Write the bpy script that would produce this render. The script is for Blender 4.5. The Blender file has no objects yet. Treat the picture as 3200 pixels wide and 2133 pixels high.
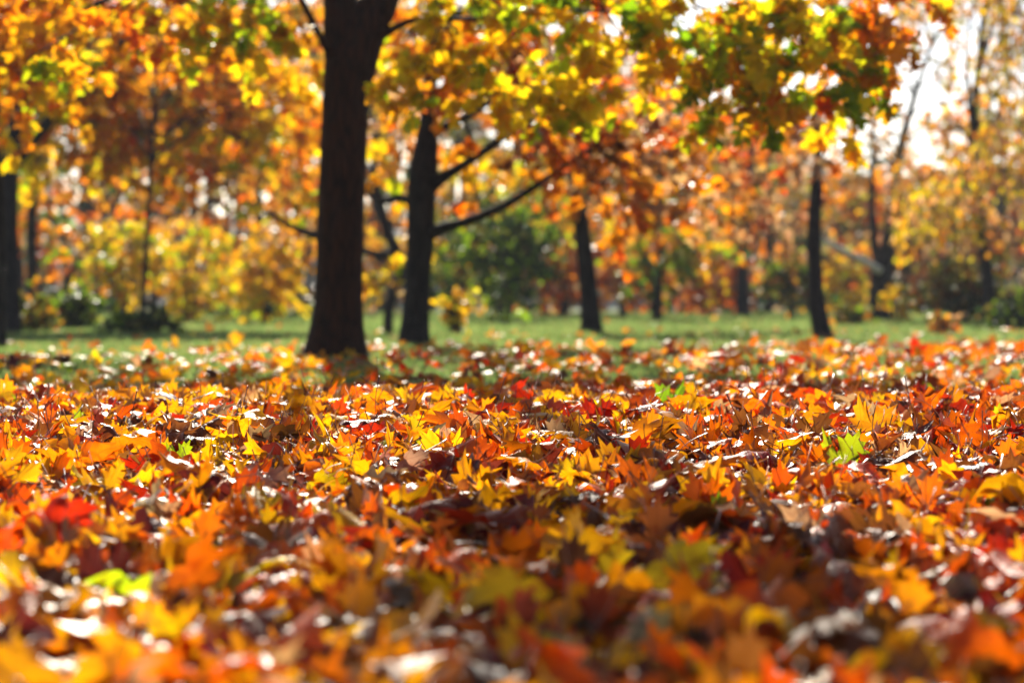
import bpy, math
import numpy as np

# ------------------------------------------------------------------ camera, sky, sun, exposure
scene = bpy.context.scene
F = 85.0 / 36.0 * 3200.0          # focal length in photograph pixels
H = 0.39                          # camera height over the base of the ground
HORIZON = 960.0                   # photograph row of the horizon
cam_data = bpy.data.cameras.new("camera")
cam = bpy.data.objects.new("camera", cam_data)
scene.collection.objects.link(cam)
cam.location = (0, 0, H)
cam.rotation_euler = (math.radians(90), 0, 0)
cam_data.lens = 85.0
cam_data.sensor_width = 36.0
cam_data.shift_y = -(2133 / 2 - HORIZON) / 3200.0
cam_data.clip_start = 0.05
cam_data.clip_end = 3000
cam_data.dof.use_dof = True
cam_data.dof.focus_distance = 7.0
cam_data.dof.aperture_fstop = 2.7
cam_data.dof.aperture_blades = 9
scene.camera = cam

SUN_ELEV, SUN_AZ = 31.0, -4.9      # degrees; azimuth from straight ahead, minus = to the left
world = bpy.data.worlds.new("World")
scene.world = world
world.use_nodes = True
wn = world.node_tree.nodes
bg = wn["Background"]
sky = wn.new("ShaderNodeTexSky")
sky.sky_type = 'NISHITA'
sky.sun_disc = False
sky.sun_elevation = math.radians(SUN_ELEV)
sky.sun_rotation = math.radians(SUN_AZ)
sky.dust_density = 1.0
sky.air_density = 0.7
sky.ozone_density = 1.0
world.node_tree.links.new(sky.outputs[0], bg.inputs[0])
bg.inputs[1].default_value = 0.055
sun_data = bpy.data.lights.new("sun", 'SUN')
sun_data.energy = 5.0
sun_data.angle = math.radians(0.5)
sun_data.color = (1.0, 0.91, 0.76)
sun = bpy.data.objects.new("sun", sun_data)
scene.collection.objects.link(sun)
sun.rotation_euler = (math.radians(-(90 - SUN_ELEV)), 0, math.radians(-SUN_AZ))
sun.location = (-8, 60, 40)
scene.view_settings.view_transform = 'Standard'
scene.view_settings.look = 'None'
scene.view_settings.gamma = 1
scene.view_settings.exposure = 1.55
cy = scene.cycles
cy.max_bounces = 7
cy.diffuse_bounces = 4
cy.transmission_bounces = 5
cy.glossy_bounces = 2
cy.sample_clamp_indirect = 6.0
cy.caustics_reflective = False
cy.caustics_refractive = False
try:
    cy.use_denoising = True
    cy.denoiser = 'OPENIMAGEDENOISE'
except Exception:
    pass

COL = scene.collection
rng = np.random.RandomState(11)


def at(px, py, d):
    """the world point that photograph pixel (px, py) shows at distance d"""
    return np.array([(px - 1600.0) / F * d, d, H + (HORIZON - py) / F * d])


# ------------------------------------------------------------------ terrain
_w = np.random.RandomState(5)
_waves = [(_w.uniform(0, 6.28), _w.uniform(0.6, 1.4), _w.uniform(0, 6.28)) for _ in range(14)]


def noise2(x, y, scale, k=0):
    s = 0
    for i in range(5):
        a, f, p = _waves[(i + k) % 14]
        s = s + np.sin((x * math.cos(a) + y * math.sin(a)) * f * 6.28 / scale * (1 + 0.45 * i) + p + k)
    return s / 5.0


def ground_z(x, y):
    z = -0.085 / (1 + np.exp((y - 14.0) / 0.7))
    z = z + 0.028 * np.exp(-((y - 9.0) / 1.1) ** 2)
    z = z - 0.085 * np.clip((7.5 - y) / 4.5, 0, 1) ** 1.2
    z = z + 0.010 * noise2(x, y, 2.3, 3) * np.clip(y / 4, 0, 1)
    z = z + 0.004 * np.clip(np.minimum(y, 70) - 24, 0, None)
    return z


# ------------------------------------------------------------------ mesh helpers
def build_mesh(name, V, T, mats, parent=None, uv=None, col=None, mi=None, smooth=True, loc=(0, 0, 0)):
    V = np.ascontiguousarray(V, dtype=np.float32).reshape(-1, 3)
    T = np.ascontiguousarray(T, dtype=np.int32).reshape(-1, 3)
    me = bpy.data.meshes.new(name)
    me.vertices.add(len(V))
    me.vertices.foreach_set("co", V.ravel())
    me.loops.add(T.size)
    me.loops.foreach_set("vertex_index", T.ravel())
    me.polygons.add(len(T))
    me.polygons.foreach_set("loop_start", np.arange(0, T.size, 3, dtype=np.int32))
    try:
        me.polygons.foreach_set("loop_total", np.full(len(T), 3, dtype=np.int32))
    except Exception:
        pass
    me.polygons.foreach_set("use_smooth", np.full(len(T), smooth, dtype=bool))
    for m in mats:
        me.materials.append(m)
    if mi is not None:
        me.polygons.foreach_set("material_index", np.ascontiguousarray(mi, dtype=np.int32))
    if uv is not None:
        lay = me.uv_layers.new(name="UVMap")
        lay.data.foreach_set("uv", np.ascontiguousarray(uv[T.ravel()], dtype=np.float32).ravel())
    if col is not None:
        ca = me.color_attributes.new("Col", 'FLOAT_COLOR', 'POINT')
        c4 = np.ones((len(V), 4), dtype=np.float32)
        c4[:, :3] = col
        ca.data.foreach_set("color", c4.ravel())
    me.update(calc_edges=True)
    me.validate()
    o = bpy.data.objects.new(name, me)
    COL.objects.link(o)
    o.location = loc
    if parent is not None:
        o.parent = parent
    return o


def tag(o, label=None, cat=None, group=None, kind=None):
    if label: o["label"] = label
    if cat: o["category"] = cat
    if group: o["group"] = group
    if kind: o["kind"] = kind
    return o


def thing(name, label, cat, loc, group=None):
    o = bpy.data.objects.new(name, None)
    COL.objects.link(o)
    o.location = tuple(float(v) for v in loc)
    o.empty_display_size = 0.2
    return tag(o, label, cat, group)


class MB:
    """collects pieces of one mesh"""
    def __init__(self):
        self.V, self.T, self.C, self.U, self.M, self.n = [], [], [], [], [], 0

    def add(self, V, T, col=(1, 1, 1), uv=None, mat=0):
        V = np.asarray(V, float).reshape(-1, 3)
        T = np.asarray(T, int).reshape(-1, 3)
        self.V.append(V)
        self.T.append(T + self.n)
        self.C.append(np.broadcast_to(np.asarray(col, float), (len(V), 3)))
        self.U.append(np.zeros((len(V), 2)) if uv is None else uv)
        self.M.append(np.full(len(T), mat))
        self.n += len(V)

    def build(self, name, mats, parent=None, origin=(0, 0, 0), smooth=True):
        if not self.V:
            return None
        return build_mesh(name, np.concatenate(self.V) - np.asarray(origin), np.concatenate(self.T), mats, parent,
                          np.concatenate(self.U), np.concatenate(self.C), np.concatenate(self.M), smooth)


def smooth_path(pts, rad, per=6):
    """Catmull-Rom through points with radii"""
    P = np.asarray(pts, float)
    R = np.asarray(rad, float)
    out, rr = [], []
    n = len(P)
    for i in range(n - 1):
        p0, p1, p2, p3 = P[max(i - 1, 0)], P[i], P[i + 1], P[min(i + 2, n - 1)]
        for t in np.linspace(0, 1, per, endpoint=False):
            out.append(0.5 * ((2 * p1) + (-p0 + p2) * t + (2 * p0 - 5 * p1 + 4 * p2 - p3) * t * t + (-p0 + 3 * p1 - 3 * p2 + p3) * t ** 3))
            rr.append(R[i] * (1 - t) + R[i + 1] * t)
    out.append(P[-1]); rr.append(R[-1])
    return np.array(out), np.array(rr)


def tube(pts, rad, sides=8, wob=0.0, rs=None):
    P = np.asarray(pts, float)
    R = np.asarray(rad, float)
    n = len(P)
    d = np.gradient(P, axis=0)
    d /= np.linalg.norm(d, axis=1)[:, None] + 1e-9
    ref = np.array([1.0, 0, 0]) if abs(d[0][0]) < 0.8 else np.array([0, 1.0, 0])
    V = []
    a = np.linspace(0, 2 * math.pi, sides, endpoint=False)
    lobes = np.ones(sides)
    if wob and rs is not None:
        lobes = 1 + wob * (0.6 * np.sin(2 * a + rs.uniform(0, 6)) + 0.4 * np.sin(3 * a + rs.uniform(0, 6)))
    for i in range(n):
        u = ref - d[i] * np.dot(ref, d[i]); u /= np.linalg.norm(u) + 1e-9
        v = np.cross(d[i], u)
        ref = u
        r = R[i] * lobes
        if wob and rs is not None:
            r = r * (1 + wob * 0.35 * rs.uniform(-1, 1, sides))
        V.append(P[i] + (np.cos(a) * r)[:, None] * u + (np.sin(a) * r)[:, None] * v)
    V = np.concatenate(V + [P[:1], P[-1:]])
    T = []
    for i in range(n - 1):
        for j in range(sides):
            k = (j + 1) % sides
            A, B, Cc, D = i * sides + j, i * sides + k, (i + 1) * sides + k, (i + 1) * sides + j
            T += [(A, B, Cc), (A, Cc, D)]
    for j in range(sides):
        k = (j + 1) % sides
        T.append((n * sides, k, j))
        T.append((n * sides + 1, (n - 1) * sides + j, (n - 1) * sides + k))
    return V, np.array(T)


# ------------------------------------------------------------------ materials
def new_mat(name):
    m = bpy.data.materials.new(name)
    m.use_nodes = True
    nt = m.node_tree
    for n in list(nt.nodes):
        nt.nodes.remove(n)
    return m, nt


def N(nt, typ, **kw):
    n = nt.nodes.new(typ)
    for k, v in kw.items():
        setattr(n, k, v)
    return n


def math_node(nt, op, a, b=None, c=None):
    n = N(nt, "ShaderNodeMath", operation=op)
    for i, v in enumerate((a, b, c)):
        if v is None: continue
        if isinstance(v, (int, float)): n.inputs[i].default_value = v
        else: nt.links.new(v, n.inputs[i])
    return n.outputs[0]


def mixc(nt, fac, a, b, blend='MIX'):
    n = N(nt, "ShaderNodeMix", data_type='RGBA', blend_type=blend)
    for s, v in ((n.inputs[0], fac), (n.inputs[6], a), (n.inputs[7], b)):
        if isinstance(v, (int, float)): s.default_value = v
        elif isinstance(v, tuple): s.default_value = (*v, 1)
        else: nt.links.new(v, s)
    return n.outputs[2]


def leaf_material(name, trans=0.5, rough=0.38, spec=0.5, detail=True, glow=1.0):
    m, nt = new_mat(name)
    L = nt.links
    out = N(nt, "ShaderNodeOutputMaterial")
    att = N(nt, "ShaderNodeAttribute", attribute_name="Col")
    col = att.outputs["Color"]
    if detail:
        uvn = N(nt, "ShaderNodeUVMap", uv_map="UVMap")
        sep = N(nt, "ShaderNodeSeparateXYZ")
        L.new(uvn.outputs[0], sep.inputs[0])
        u = math_node(nt, 'ABSOLUTE', sep.outputs[0])
        v = sep.outputs[1]
        r = math_node(nt, 'SQRT', math_node(nt, 'ADD', math_node(nt, 'MULTIPLY', u, u), math_node(nt, 'MULTIPLY', v, v)))
        th = math_node(nt, 'ARCTAN2', u, v)
        ds = []
        for a in (0.0, 0.95, 1.57):
            ds.append(math_node(nt, 'MULTIPLY', r, math_node(nt, 'ABSOLUTE', math_node(nt, 'SINE', math_node(nt, 'SUBTRACT', th, a)))))
        dmin = math_node(nt, 'MINIMUM', ds[0], math_node(nt, 'MINIMUM', ds[1], ds[2]))
        vein = math_node(nt, 'SUBTRACT', 1.0, math_node(nt, 'MULTIPLY', dmin, 55.0))
        vein = math_node(nt, 'MAXIMUM', vein, 0.0)
        # side veins run out from the main ones
        sv = math_node(nt, 'FRACT', math_node(nt, 'ADD', math_node(nt, 'MULTIPLY', r, 9.0), math_node(nt, 'MULTIPLY', dmin, -12.0)))
        sv = math_node(nt, 'MULTIPLY', math_node(nt, 'LESS_THAN', sv, 0.12), 0.35)
        vein = math_node(nt, 'MAXIMUM', vein, sv)
        geo = N(nt, "ShaderNodeNewGeometry")
        n1 = N(nt, "ShaderNodeTexNoise"); n1.inputs["Scale"].default_value = 24; n1.inputs["Detail"].default_value = 4
        L.new(geo.outputs["Position"], n1.inputs["Vector"])
        n2 = N(nt, "ShaderNodeTexNoise"); n2.inputs["Scale"].default_value = 120; n2.inputs["Detail"].default_value = 3
        L.new(geo.outputs["Position"], n2.inputs["Vector"])
        ramp = N(nt, "ShaderNodeMapRange"); ramp.inputs[1].default_value = 0.52; ramp.inputs[2].default_value = 0.75
        L.new(n1.outputs[0], ramp.inputs[0])
        blot = mixc(nt, math_node(nt, 'MULTIPLY', ramp.outputs[0], 0.9), col, mixc(nt, 1.0, col, (0.62, 0.30, 0.25), 'MULTIPLY'))
        spot = N(nt, "ShaderNodeMapRange"); spot.inputs[1].default_value = 0.66; spot.inputs[2].default_value = 0.72
        L.new(n2.outputs[0], spot.inputs[0])
        blot = mixc(nt, math_node(nt, 'MULTIPLY', spot.outputs[0], 0.8), blot, mixc(nt, 1.0, blot, (0.3, 0.16, 0.1), 'MULTIPLY'))
        col = mixc(nt, math_node(nt, 'MULTIPLY', vein, 0.45), blot, mixc(nt, 1.0, blot, (0.55, 0.35, 0.3), 'MULTIPLY'))
        bump = N(nt, "ShaderNodeBump"); bump.inputs["Strength"].default_value = 0.35; bump.inputs["Distance"].default_value = 0.004
        L.new(math_node(nt, 'SUBTRACT', n2.outputs[0], vein), bump.inputs["Height"])
    pb = N(nt, "ShaderNodeBsdfPrincipled")
    pb.inputs["Roughness"].default_value = rough
    pb.inputs["Specular IOR Level"].default_value = spec
    L.new(col, pb.inputs["Base Color"])
    tr = N(nt, "ShaderNodeBsdfTranslucent")
    L.new(mixc(nt, 1.0, col, (glow, glow * 0.97, glow * 0.8), 'MULTIPLY'), tr.inputs["Color"])
    if detail:
        L.new(bump.outputs[0], pb.inputs["Normal"])
    mx = N(nt, "ShaderNodeMixShader")
    mx.inputs[0].default_value = trans
    L.new(pb.outputs[0], mx.inputs[1]); L.new(tr.outputs[0], mx.inputs[2])
    L.new(mx.outputs[0], out.inputs[0])
    return m


def bark_material(name, c1, c2, scale=9.0):
    m, nt = new_mat(name)
    L = nt.links
    out = N(nt, "ShaderNodeOutputMaterial")
    tc = N(nt, "ShaderNodeTexCoord")
    mp = N(nt, "ShaderNodeMapping"); mp.inputs["Scale"].default_value = (scale, scale, scale * 0.16)
    L.new(tc.outputs["Object"], mp.inputs[0])
    no = N(nt, "ShaderNodeTexNoise"); no.inputs["Scale"].default_value = 2.2; no.inputs["Detail"].default_value = 6; no.inputs["Roughness"].default_value = 0.65
    L.new(mp.outputs[0], no.inputs["Vector"])
    vo = N(nt, "ShaderNodeTexVoronoi", feature='DISTANCE_TO_EDGE'); vo.inputs["Scale"].default_value = 2.6
    L.new(mp.outputs[0], vo.inputs["Vector"])
    h = math_node(nt, 'ADD', math_node(nt, 'MULTIPLY', no.outputs[0], 0.7), math_node(nt, 'MULTIPLY', math_node(nt, 'MINIMUM', vo.outputs[0], 0.25), 1.6))
    ra = N(nt, "ShaderNodeMapRange"); ra.inputs[1].default_value = 0.3; ra.inputs[2].default_value = 0.8
    L.new(h, ra.inputs[0])
    bu = N(nt, "ShaderNodeBump"); bu.inputs["Strength"].default_value = 0.9; bu.inputs["Distance"].default_value = 0.02
    L.new(h, bu.inputs["Height"])
    pb = N(nt, "ShaderNodeBsdfPrincipled"); pb.inputs["Roughness"].default_value = 0.9; pb.inputs["Specular IOR Level"].default_value = 0.2
    L.new(mixc(nt, ra.outputs[0], c1, c2), pb.inputs["Base Color"])
    L.new(bu.outputs[0], pb.inputs["Normal"])
    L.new(pb.outputs[0], out.inputs[0])
    return m


def attr_material(name, rough=0.6, trans=0.0, spec=0.3):
    m, nt = new_mat(name)
    L = nt.links
    out = N(nt, "ShaderNodeOutputMaterial")
    att = N(nt, "ShaderNodeAttribute", attribute_name="Col")
    pb = N(nt, "ShaderNodeBsdfPrincipled"); pb.inputs["Roughness"].default_value = rough; pb.inputs["Specular IOR Level"].default_value = spec
    L.new(att.outputs["Color"], pb.inputs["Base Color"])
    if trans:
        tr = N(nt, "ShaderNodeBsdfTranslucent")
        L.new(att.outputs["Color"], tr.inputs["Color"])
        mx = N(nt, "ShaderNodeMixShader"); mx.inputs[0].default_value = trans
        L.new(pb.outputs[0], mx.inputs[1]); L.new(tr.outputs[0], mx.inputs[2]); L.new(mx.outputs[0], out.inputs[0])
    else:
        L.new(pb.outputs[0], out.inputs[0])
    return m


def ground_material():
    m, nt = new_mat("lawn_soil")
    L = nt.links
    out = N(nt, "ShaderNodeOutputMaterial")
    tc = N(nt, "ShaderNodeTexCoord")
    sep = N(nt, "ShaderNodeSeparateXYZ"); L.new(tc.outputs["Object"], sep.inputs[0])
    n1 = N(nt, "ShaderNodeTexNoise"); n1.inputs["Scale"].default_value = 0.9; n1.inputs["Detail"].default_value = 6
    L.new(tc.outputs["Object"], n1.inputs["Vector"])
    n2 = N(nt, "ShaderNodeTexNoise"); n2.inputs["Scale"].default_value = 22; n2.inputs["Detail"].default_value = 5
    L.new(tc.outputs["Object"], n2.inputs["Vector"])
    soil = mixc(nt, n2.outputs[0], (0.03, 0.014, 0.006), (0.14, 0.06, 0.02))
    turf = mixc(nt, n2.outputs[0], (0.035, 0.06, 0.012), (0.09, 0.13, 0.03))
    f = math_node(nt, 'ADD', math_node(nt, 'MULTIPLY', math_node(nt, 'SUBTRACT', sep.outputs[1], 11.5), 0.25), math_node(nt, 'MULTIPLY', math_node(nt, 'SUBTRACT', n1.outputs[0], 0.5), 2.0))
    f = math_node(nt, 'MINIMUM', math_node(nt, 'MAXIMUM', f, 0.0), 1.0)
    pb = N(nt, "ShaderNodeBsdfPrincipled"); pb.inputs["Roughness"].default_value = 0.95; pb.inputs["Specular IOR Level"].default_value = 0.1
    L.new(mixc(nt, f, soil, turf), pb.inputs["Base Color"])
    bu = N(nt, "ShaderNodeBump"); bu.inputs["Strength"].default_value = 0.6; bu.inputs["Distance"].default_value = 0.03
    L.new(n2.outputs[0], bu.inputs["Height"]); L.new(bu.outputs[0], pb.inputs["Normal"])
    L.new(pb.outputs[0], out.inputs[0])
    return m


def plain_noise_material(name, c1, c2, scale, rough=0.9):
    m, nt = new_mat(name)
    L = nt.links
    out = N(nt, "ShaderNodeOutputMaterial")
    tc = N(nt, "ShaderNodeTexCoord")
    n1 = N(nt, "ShaderNodeTexNoise"); n1.inputs["Scale"].default_value = scale; n1.inputs["Detail"].default_value = 5
    L.new(tc.outputs["Object"], n1.inputs["Vector"])
    pb = N(nt, "ShaderNodeBsdfPrincipled"); pb.inputs["Roughness"].default_value = rough; pb.inputs["Specular IOR Level"].default_value = 0.2
    L.new(mixc(nt, n1.outputs[0], c1, c2), pb.inputs["Base Color"])
    L.new(pb.outputs[0], out.inputs[0])
    return m


M_LITTER = leaf_material("fallen_leaf", trans=0.50, rough=0.42, spec=0.30)
M_STALK = attr_material("leaf_stalk", 0.45, 0.0, 0.5)
M_CROWN = leaf_material("maple_crown_leaf", trans=0.68, rough=0.40, spec=0.32, detail=False)
M_BUSH = leaf_material("bush_leaf", trans=0.55, rough=0.45, spec=0.4, detail=False)
M_GRASS = attr_material("grass_blade", 0.45, 0.5, 0.4)
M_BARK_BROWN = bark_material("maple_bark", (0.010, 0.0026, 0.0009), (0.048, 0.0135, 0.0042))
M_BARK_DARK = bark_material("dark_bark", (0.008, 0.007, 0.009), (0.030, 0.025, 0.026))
M_BARK_PALE = bark_material("bare_pale_wood", (0.42, 0.38, 0.33), (0.75, 0.70, 0.62))
M_GROUND = ground_material()
M_PATH = plain_noise_material("dirt_path", (0.10, 0.05, 0.03), (0.22, 0.12, 0.08), 6)
M_HILL = plain_noise_material("far_hill", (0.05, 0.06, 0.05), (0.10, 0.09, 0.06), 0.08)

# ------------------------------------------------------------------ colours (linear base colours)
PAL = {
    'yellow': (0.92, 0.44, 0.004), 'golden': (0.86, 0.31, 0.003), 'orange': (0.80, 0.165, 0.002), 'rust': (0.62, 0.080, 0.002),
    'red': (0.45, 0.022, 0.003), 'brown': (0.22, 0.070, 0.012), 'tan': (0.52, 0.30, 0.15), 'green': (0.22, 0.36, 0.008), 'lime': (0.52, 0.64, 0.008),
    'lemon': (0.90, 0.60, 0.006),
    'darkgreen': (0.035, 0.07, 0.022), 'olive': (0.24, 0.22, 0.03), 'wine': (0.16, 0.02, 0.012),
}
PNAMES = list(PAL)
PARR = np.array([PAL[k] for k in PNAMES])


def pick(rs, n, weights):
    w = np.array([weights.get(k, 0.0) for k in PNAMES], float)
    idx = rs.choice(len(PNAMES), size=n, p=w / w.sum())
    return idx


def shade(rs, idx, var=0.16):
    c = PARR[idx] * np.exp(rs.normal(0, var, (len(idx), 1)))
    c = c * np.exp(rs.normal(0, var * 0.5, (len(idx), 3)))
    return np.clip(c * 0.86, 0.001, 0.85)


# ------------------------------------------------------------------ maple leaf templates
_half = [(0.0, 0.02), (0.09, -0.06), (0.20, -0.09), (0.33, -0.05), (0.50, -0.02), (0.42, 0.08), (0.36, 0.15), (0.50, 0.18), (0.64, 0.25),
         (0.60, 0.34), (0.80, 0.55), (0.57, 0.47), (0.53, 0.58), (0.40, 0.46), (0.20, 0.41), (0.19, 0.57), (0.35, 0.73),
         (0.19, 0.74), (0.19, 0.90), (0.07, 0.86), (0.0, 1.12)]
_coarse = [(0.0, 0.02), (0.20, -0.08), (0.50, -0.02), (0.36, 0.15), (0.64, 0.25), (0.74, 0.50), (0.50, 0.53), (0.22, 0.43), (0.32, 0.69), (0.17, 0.84), (0.0, 1.03)]
_low = [(0.0, 0.0), (0.45, -0.02), (0.38, 0.16), (0.72, 0.46), (0.26, 0.46), (0.30, 0.72), (0.0, 1.02)]
_oval = [(0.0, 0.0), (0.22, 0.18), (0.33, 0.42), (0.26, 0.70), (0.0, 1.0)]


def outline(half):
    h = np.array(half)
    return np.concatenate([h, np.stack([-h[1:-1][::-1, 0], h[1:-1][::-1, 1]], 1)])


def leaf_template(half, rings):
    o = outline(half)
    n = len(o)
    c = np.array([0.0, 0.30])
    P, T = [], []
    for r in rings:
        P.append(c + (o - c) * r)
    P.append(c[None])
    for k in range(len(rings) - 1):
        for j in range(n):
            a, b = k * n + j, k * n + (j + 1) % n
            d, e = (k + 1) * n + j, (k + 1) * n + (j + 1) % n
            T += [(a, b, e), (a, e, d)]
    base = (len(rings) - 1) * n
    for j in range(n):
        T.append((base + j, base + (j + 1) % n, len(rings) * n))
    return np.concatenate(P), np.array(T)


TPL_HI = leaf_template(_half, (1.0, 0.66, 0.33))
TPL_MID = leaf_template(_coarse, (1.0, 0.5))
TPL_LOW = leaf_template(_low, (1.0,))
TPL_OVAL = leaf_template(_oval, (1.0,))


def rot_axes(tip, nrm):
    """rotation matrices whose y axis is the tip direction and z axis about the normal"""
    y = tip / (np.linalg.norm(tip, axis=1)[:, None] + 1e-9)
    x = np.cross(y, nrm)
    x /= np.linalg.norm(x, axis=1)[:, None] + 1e-9
    z = np.cross(x, y)
    return np.stack([x, y, z], axis=2)


def curl_leaf(uv, kx, ky, rip, ph):
    """bend flat leaves (V,2) into (N,V,3): roll across and along, and ripple the lobes"""
    u = uv[None, :, 0]
    v = uv[None, :, 1] - 0.3
    kx = kx[:, None]; ky = ky[:, None]
    kx = np.where(np.abs(kx) < 1e-3, 1e-3, kx); ky = np.where(np.abs(ky) < 1e-3, 1e-3, ky)
    x = np.sin(kx * u) / kx
    z1 = (1 - np.cos(kx * u)) / kx
    th = np.arctan2(u, v + 0.35)
    r2 = u * u + v * v
    z1 = z1 + rip[:, None] * r2 * np.sin(5.0 * th + ph[:, None]) + 0.4 * rip[:, None] * np.sin(9 * u + 2 * ph[:, None]) * np.sin(8 * v + ph[:, None]) * 0.4
    y = np.sin(ky * v) / ky - z1 * np.sin(ky * v)
    z = (1 - np.cos(ky * v)) / ky + z1 * np.cos(ky * v)
    return np.stack([x, y, z], axis=2)


def leaf_batch(tpl, pos, R, size, kx, ky, rip, ph):
    uv, T = tpl
    L = curl_leaf(uv, kx, ky, rip, ph) * size[:, None, None]
    W = np.einsum('nij,nvj->nvi', R, L) + pos[:, None, :]
    return W, T


def flatten_batch(W, T, tpl_uv, col):
    n, v = W.shape[:2]
    TT = (T[None] + (np.arange(n) * v)[:, None, None]).reshape(-1, 3)
    return W.reshape(-1, 3), TT, np.tile(tpl_uv, (n, 1)), np.repeat(col, v, axis=0)


# ------------------------------------------------------------------ the ground
def make_ground():
    ys = np.concatenate([np.linspace(-30, 0, 8)[:-1], np.linspace(0, 40, 161), 40 * 1.12 ** np.arange(1, 28)])
    xs = np.linspace(-1, 1, 141)
    xs = np.sign(xs) * (np.abs(xs) * 10 + 490 * np.abs(xs) ** 5)
    X, Y = np.meshgrid(xs, ys)
    Z = ground_z(X, Y)
    n, m = X.shape
    V = np.stack([X, Y, Z], 2).reshape(-1, 3)
    i = (np.arange(n - 1)[:, None] * m + np.arange(m - 1)[None]).ravel()
    T = np.concatenate([np.stack([i, i + 1, i + m + 1], 1), np.stack([i, i + m + 1, i + m], 1)])
    o = build_mesh("ground", V, T, [M_GROUND])
    tag(o, kind="structure")
    # a worn strip of dirt that crosses the lawn behind the big maple
    n = 80
    xs = np.linspace(-14, 14, n)
    yc = 25.2 + 0.25 * np.sin(xs * 0.5) - 0.03 * xs
    V, T = [], []
    for k in range(n):
        w = 1.1 + 0.25 * math.sin(k * 0.9)
        for s in (-1, -0.33, 0.33, 1):
            y = yc[k] + s * w
            V.append((xs[k], y, float(ground_z(xs[k], y)) + 0.006))
    for k in range(n - 1):
        for j in range(3):
            a = k * 4 + j
            T += [(a, a + 4, a + 5), (a, a + 5, a + 1)]
    tag(build_mesh("path", V, np.array(T)[:, ::-1], [M_PATH]), kind="structure")
    # low hills far away
    xs = np.linspace(-420, 420, 120)
    V, T = [], []
    for k, x in enumerate(xs):
        h = 15 + 5 * math.sin(x * 0.012 + 1) + 2.5 * math.sin(x * 0.05) + 0.02 * x
        for s, f in ((0, 0), (14, 0.5), (34, 0.9), (60, 1.0), (120, 0.6)):
            V.append((x, 330 + s, f * h + 0.6 * math.sin(x * 0.33 + s)))
    for k in range(len(xs) - 1):
        for j in range(4):
            a = k * 5 + j
            T += [(a, a + 5, a + 6), (a, a + 6, a + 1)]
    tag(build_mesh("hills", V, T, [M_HILL]), kind="structure")


make_ground()

# ------------------------------------------------------------------ trees
def spray_leaves(rs, starts, outs, n_per, length, lsize, weights, tpl, mb, droop=0.35, mat=0, twig_col=(0.03, 0.02, 0.015), twig_mat=1, var=0.16, patch=None):
    """twigs that carry leaves along them, all into one crown mesh"""
    S = len(starts)
    t = rs.uniform(0.15, 1.05, (S, n_per))
    L = length * rs.uniform(0.6, 1.3, S)
    d = outs / (np.linalg.norm(outs, axis=1)[:, None] + 1e-9)
    pos = starts[:, None, :] + d[:, None, :] * (t * L[:, None])[:, :, None]
    pos[:, :, 2] -= droop * (t ** 2) * L[:, None]
    pos += rs.normal(0, 0.20 * lsize, pos.shape) + rs.normal(0, 0.05 * length, pos.shape)
    pos = pos.reshape(-1, 3)
    n = len(pos)
    tip = np.repeat(d, n_per, axis=0) * 0.5 + rs.normal(0, 0.55, (n, 3)) + np.array([0, 0, -0.55])
    nrm = rs.normal(0, 0.8, (n, 3)) + np.array([0, 0, 0.55])
    R = rot_axes(tip, nrm)
    size = lsize * rs.uniform(0.65, 1.25, n)
    W, T = leaf_batch(tpl, pos, R, size, rs.normal(0, 0.9, n), rs.normal(0.3, 0.8, n), rs.normal(0, 0.25, n), rs.uniform(0, 6.28, n))
    base_idx = pick(rs, S, weights)
    idx = np.repeat(base_idx, n_per)
    alt = pick(rs, n, weights)
    idx = np.where(rs.uniform(size=n) < 0.55, idx, alt)
    V, TT, uv, c = flatten_batch(W, T, tpl[0], shade(rs, idx, var))
    mb.add(V, TT, c, uv, mat)
    # the twigs
    for s in range(S):
        p0 = starts[s] - d[s] * 0.1 * length
        p1 = starts[s] + d[s] * L[s] * 0.5 - np.array([0, 0, droop * 0.25 * L[s]])
        p2 = starts[s] + d[s] * L[s] - np.array([0, 0, droop * L[s]])
        Vt, Tt = tube([p0, p1, p2], [0.006, 0.004, 0.002], 3)
        mb.add(Vt, Tt, twig_col, None, twig_mat)


def clump(rs, c, r, n_leaves, lsize, weights, tpl, mb, length=None, n_per=9, droop=0.35, centre=None):
    """an uneven clump of leafy twigs in an ellipsoid"""
    weights = {k: v * math.exp(rs.normal(0, 0.8)) for k, v in weights.items()}
    S = max(2, int(n_leaves / n_per))
    u = rs.normal(size=(S, 3)); u /= np.linalg.norm(u, axis=1)[:, None]
    q = u * (rs.uniform(0.15, 1.0, S) ** 0.6)[:, None]
    starts = np.asarray(c) + q * np.asarray(r)
    outs = u * np.array([1, 1, 0.45]) + rs.normal(0, 0.5, (S, 3))
    if length is None:
        length = 0.5 * float(np.mean(r)) + 0.15
    spray_leaves(rs, starts, outs, n_per, length, lsize, weights, tpl, mb, droop)


def limb_to(rs, p0, p1, r0, sag=0.0, bend=0.12):
    p0 = np.asarray(p0, float); p1 = np.asarray(p1, float)
    L = np.linalg.norm(p1 - p0)
    m1 = p0 * 0.65 + p1 * 0.35 + rs.normal(0, bend * 0.5 * L, 3) * np.array([1, 1, 0.4]) + np.array([0, 0, 0.12 * L + sag])
    m2 = p0 * 0.3 + p1 * 0.7 + rs.normal(0, bend * 0.5 * L, 3) * np.array([1, 1, 0.4]) + np.array([0, 0, 0.10 * L + sag])
    return [p0, m1, m2, p1], [r0, r0 * 0.7, r0 * 0.45, 0.006]


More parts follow.
